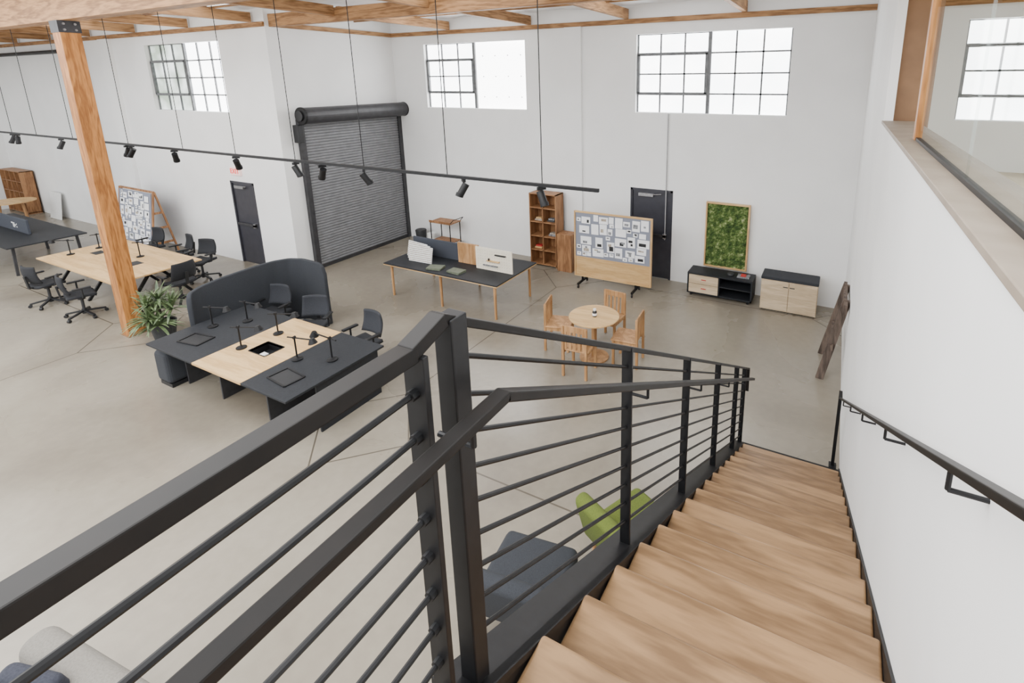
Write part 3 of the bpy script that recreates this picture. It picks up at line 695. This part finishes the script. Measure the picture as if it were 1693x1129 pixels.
# ------------------------------------------------------------------ plant
t=thing("potted_dracaena","leafy green dracaena in a dark pot beside the timber post","plant",(-10.5,4.12,0))
MB().lathe([(.15,0),(.2,.3),(.205,.32),(.18,.32),(.17,.28)],m_pot,n=28).obj("pot",t); MB().lathe([(.17,.27),(.0,.285)],m_soil,n=28).obj("soil",t)
b=MB(); heads=((0,0,.72),(.15,.08,.55),(-.15,.06,.5),(.04,-.17,.42),(-.08,-.12,.62),(.16,-.12,.34),(-.17,-.1,.34))
for sx,sy,h in heads: b.cyl((sx*.3,sy*.3,.27),(sx*1.2,sy*1.2,h),.014,m_soil,n=8)
b.obj("stem",t)
b=MB()
for sx,sy,h in heads:
    for k in range(34):
        a=random.uniform(0,2*math.pi); el=random.uniform(.0,1.35); Lf=random.uniform(.3,.46); wdt=random.uniform(.016,.026)
        p=Vector((sx*1.2,sy*1.2,h)); d=Vector((math.cos(a)*math.cos(el),math.sin(a)*math.cos(el),math.sin(el))); sd=Vector((-math.sin(a),math.cos(a),0)); vs=[];n=7
        for i in range(n+1):
            f_=i/n; ww=wdt*math.sin(math.pi*(.12+.88*f_))**.7 if f_<1 else .001
            vs+=[p-sd*ww+Vector((0,0,.006)),p+sd*ww+Vector((0,0,.006))]
            p=p+d*(Lf/n); d=(d+Vector((0,0,-.15))).normalized()
        b.add(vs,[(2*i,2*i+1,2*i+3,2*i+2) for i in range(n)],m_leaf)
b.obj("leaves",t)

# ------------------------------------------------------------------ lounge chairs
def lounge(label,m,loc,rz_,w_=.7):
    t=thing("lounge_chair",label,"lounge chair",loc,rz_)
    MB().box(-w_/2,w_/2,-.3,.36,.26,.43,m).obj("seat",t,.06,seg=4,smooth=True)
    T=Matrix.Translation((0,-.28,.3))@Matrix.Rotation(R(14),4,'X')
    MB().box(-w_/2,w_/2,-.08,.06,0,.5,m,T=T).obj("backrest",t,.06,seg=4,smooth=True)
    for x in (-.27,.27):
        for y in (-.25,.28): MB().cyl((x*1.1,y*1.1,0),(x,y,.28),.016,m_oakz,r2=.024).obj("leg",t)
    return t
lounge("dark grey upholstered lounge chair with pale wooden legs",m_felt,(-2.02,2.88,0),R(8))
lounge("lime green upholstered lounge chair below the staircase",m_green,(-1.36,3.72,0),R(-25))
t=thing("sofa","light grey rounded sofa with charcoal cushion","sofa",(-3.75,.5,0),R(186))
W2=.98
MB().box(-W2+.12,W2-.12,-.3,.45,.12,.42,m_lgrey).obj("seat",t,.08,seg=4,smooth=True)
MB().box(-W2,W2,-.48,-.26,.12,.72,m_lgrey).obj("backrest",t,.09,seg=5,smooth=True)
for x in (-W2,W2-.18): MB().box(x,x+.18,-.46,.45,.12,.6,m_lgrey).obj("armrest",t,.08,seg=5,smooth=True)
for x in (-.85,.85):
    for y in (-.4,.38): MB().cyl((x,y,0),(x,y,.14),.02,m_oakz).obj("leg",t)
o=MB().box(-.2,.2,-.06,.06,-.2,.2,m_cush).obj("throw_cushion",bevel=.055,seg=4,smooth=True); o.location=(-4.3,.66,.65); o.rotation_euler=(R(18),R(8),R(20)); tag(o,"charcoal throw cushion on the light grey sofa","cushion")

# ------------------------------------------------------------------ light
wd=bpy.data.worlds.new("world"); SC.world=wd; wd.use_nodes=True
bg=wd.node_tree.nodes["Background"]; bg.inputs[0].default_value=(.96,.98,1,1); bg.inputs[1].default_value=2.7
def area(name,loc,rot,sx,sy,e,c=(1,1,1)):
    l=bpy.data.lights.new(name,'AREA'); l.shape='RECTANGLE'; l.size=sx; l.size_y=sy; l.energy=e; l.color=c
    o=bpy.data.objects.new(name,l); COL.objects.link(o); o.location=loc; o.rotation_euler=rot; return o
area("added_overhead_fill",(-8,0,6.2),(0,0,0),16,5,1450,(1,.99,.98))  # added fill light, out of view overhead, sets the general room brightness
area("added_ceiling_fill",(-9,1.6,4.9),(R(150),0,0),16,.5,480,(1,.99,.98))  # added upward area light, out of view, brightens the ceiling insulation; no fixture there
area("upper_room_lamp",(3.5,5,5.5),(0,0,0),3,6,170)
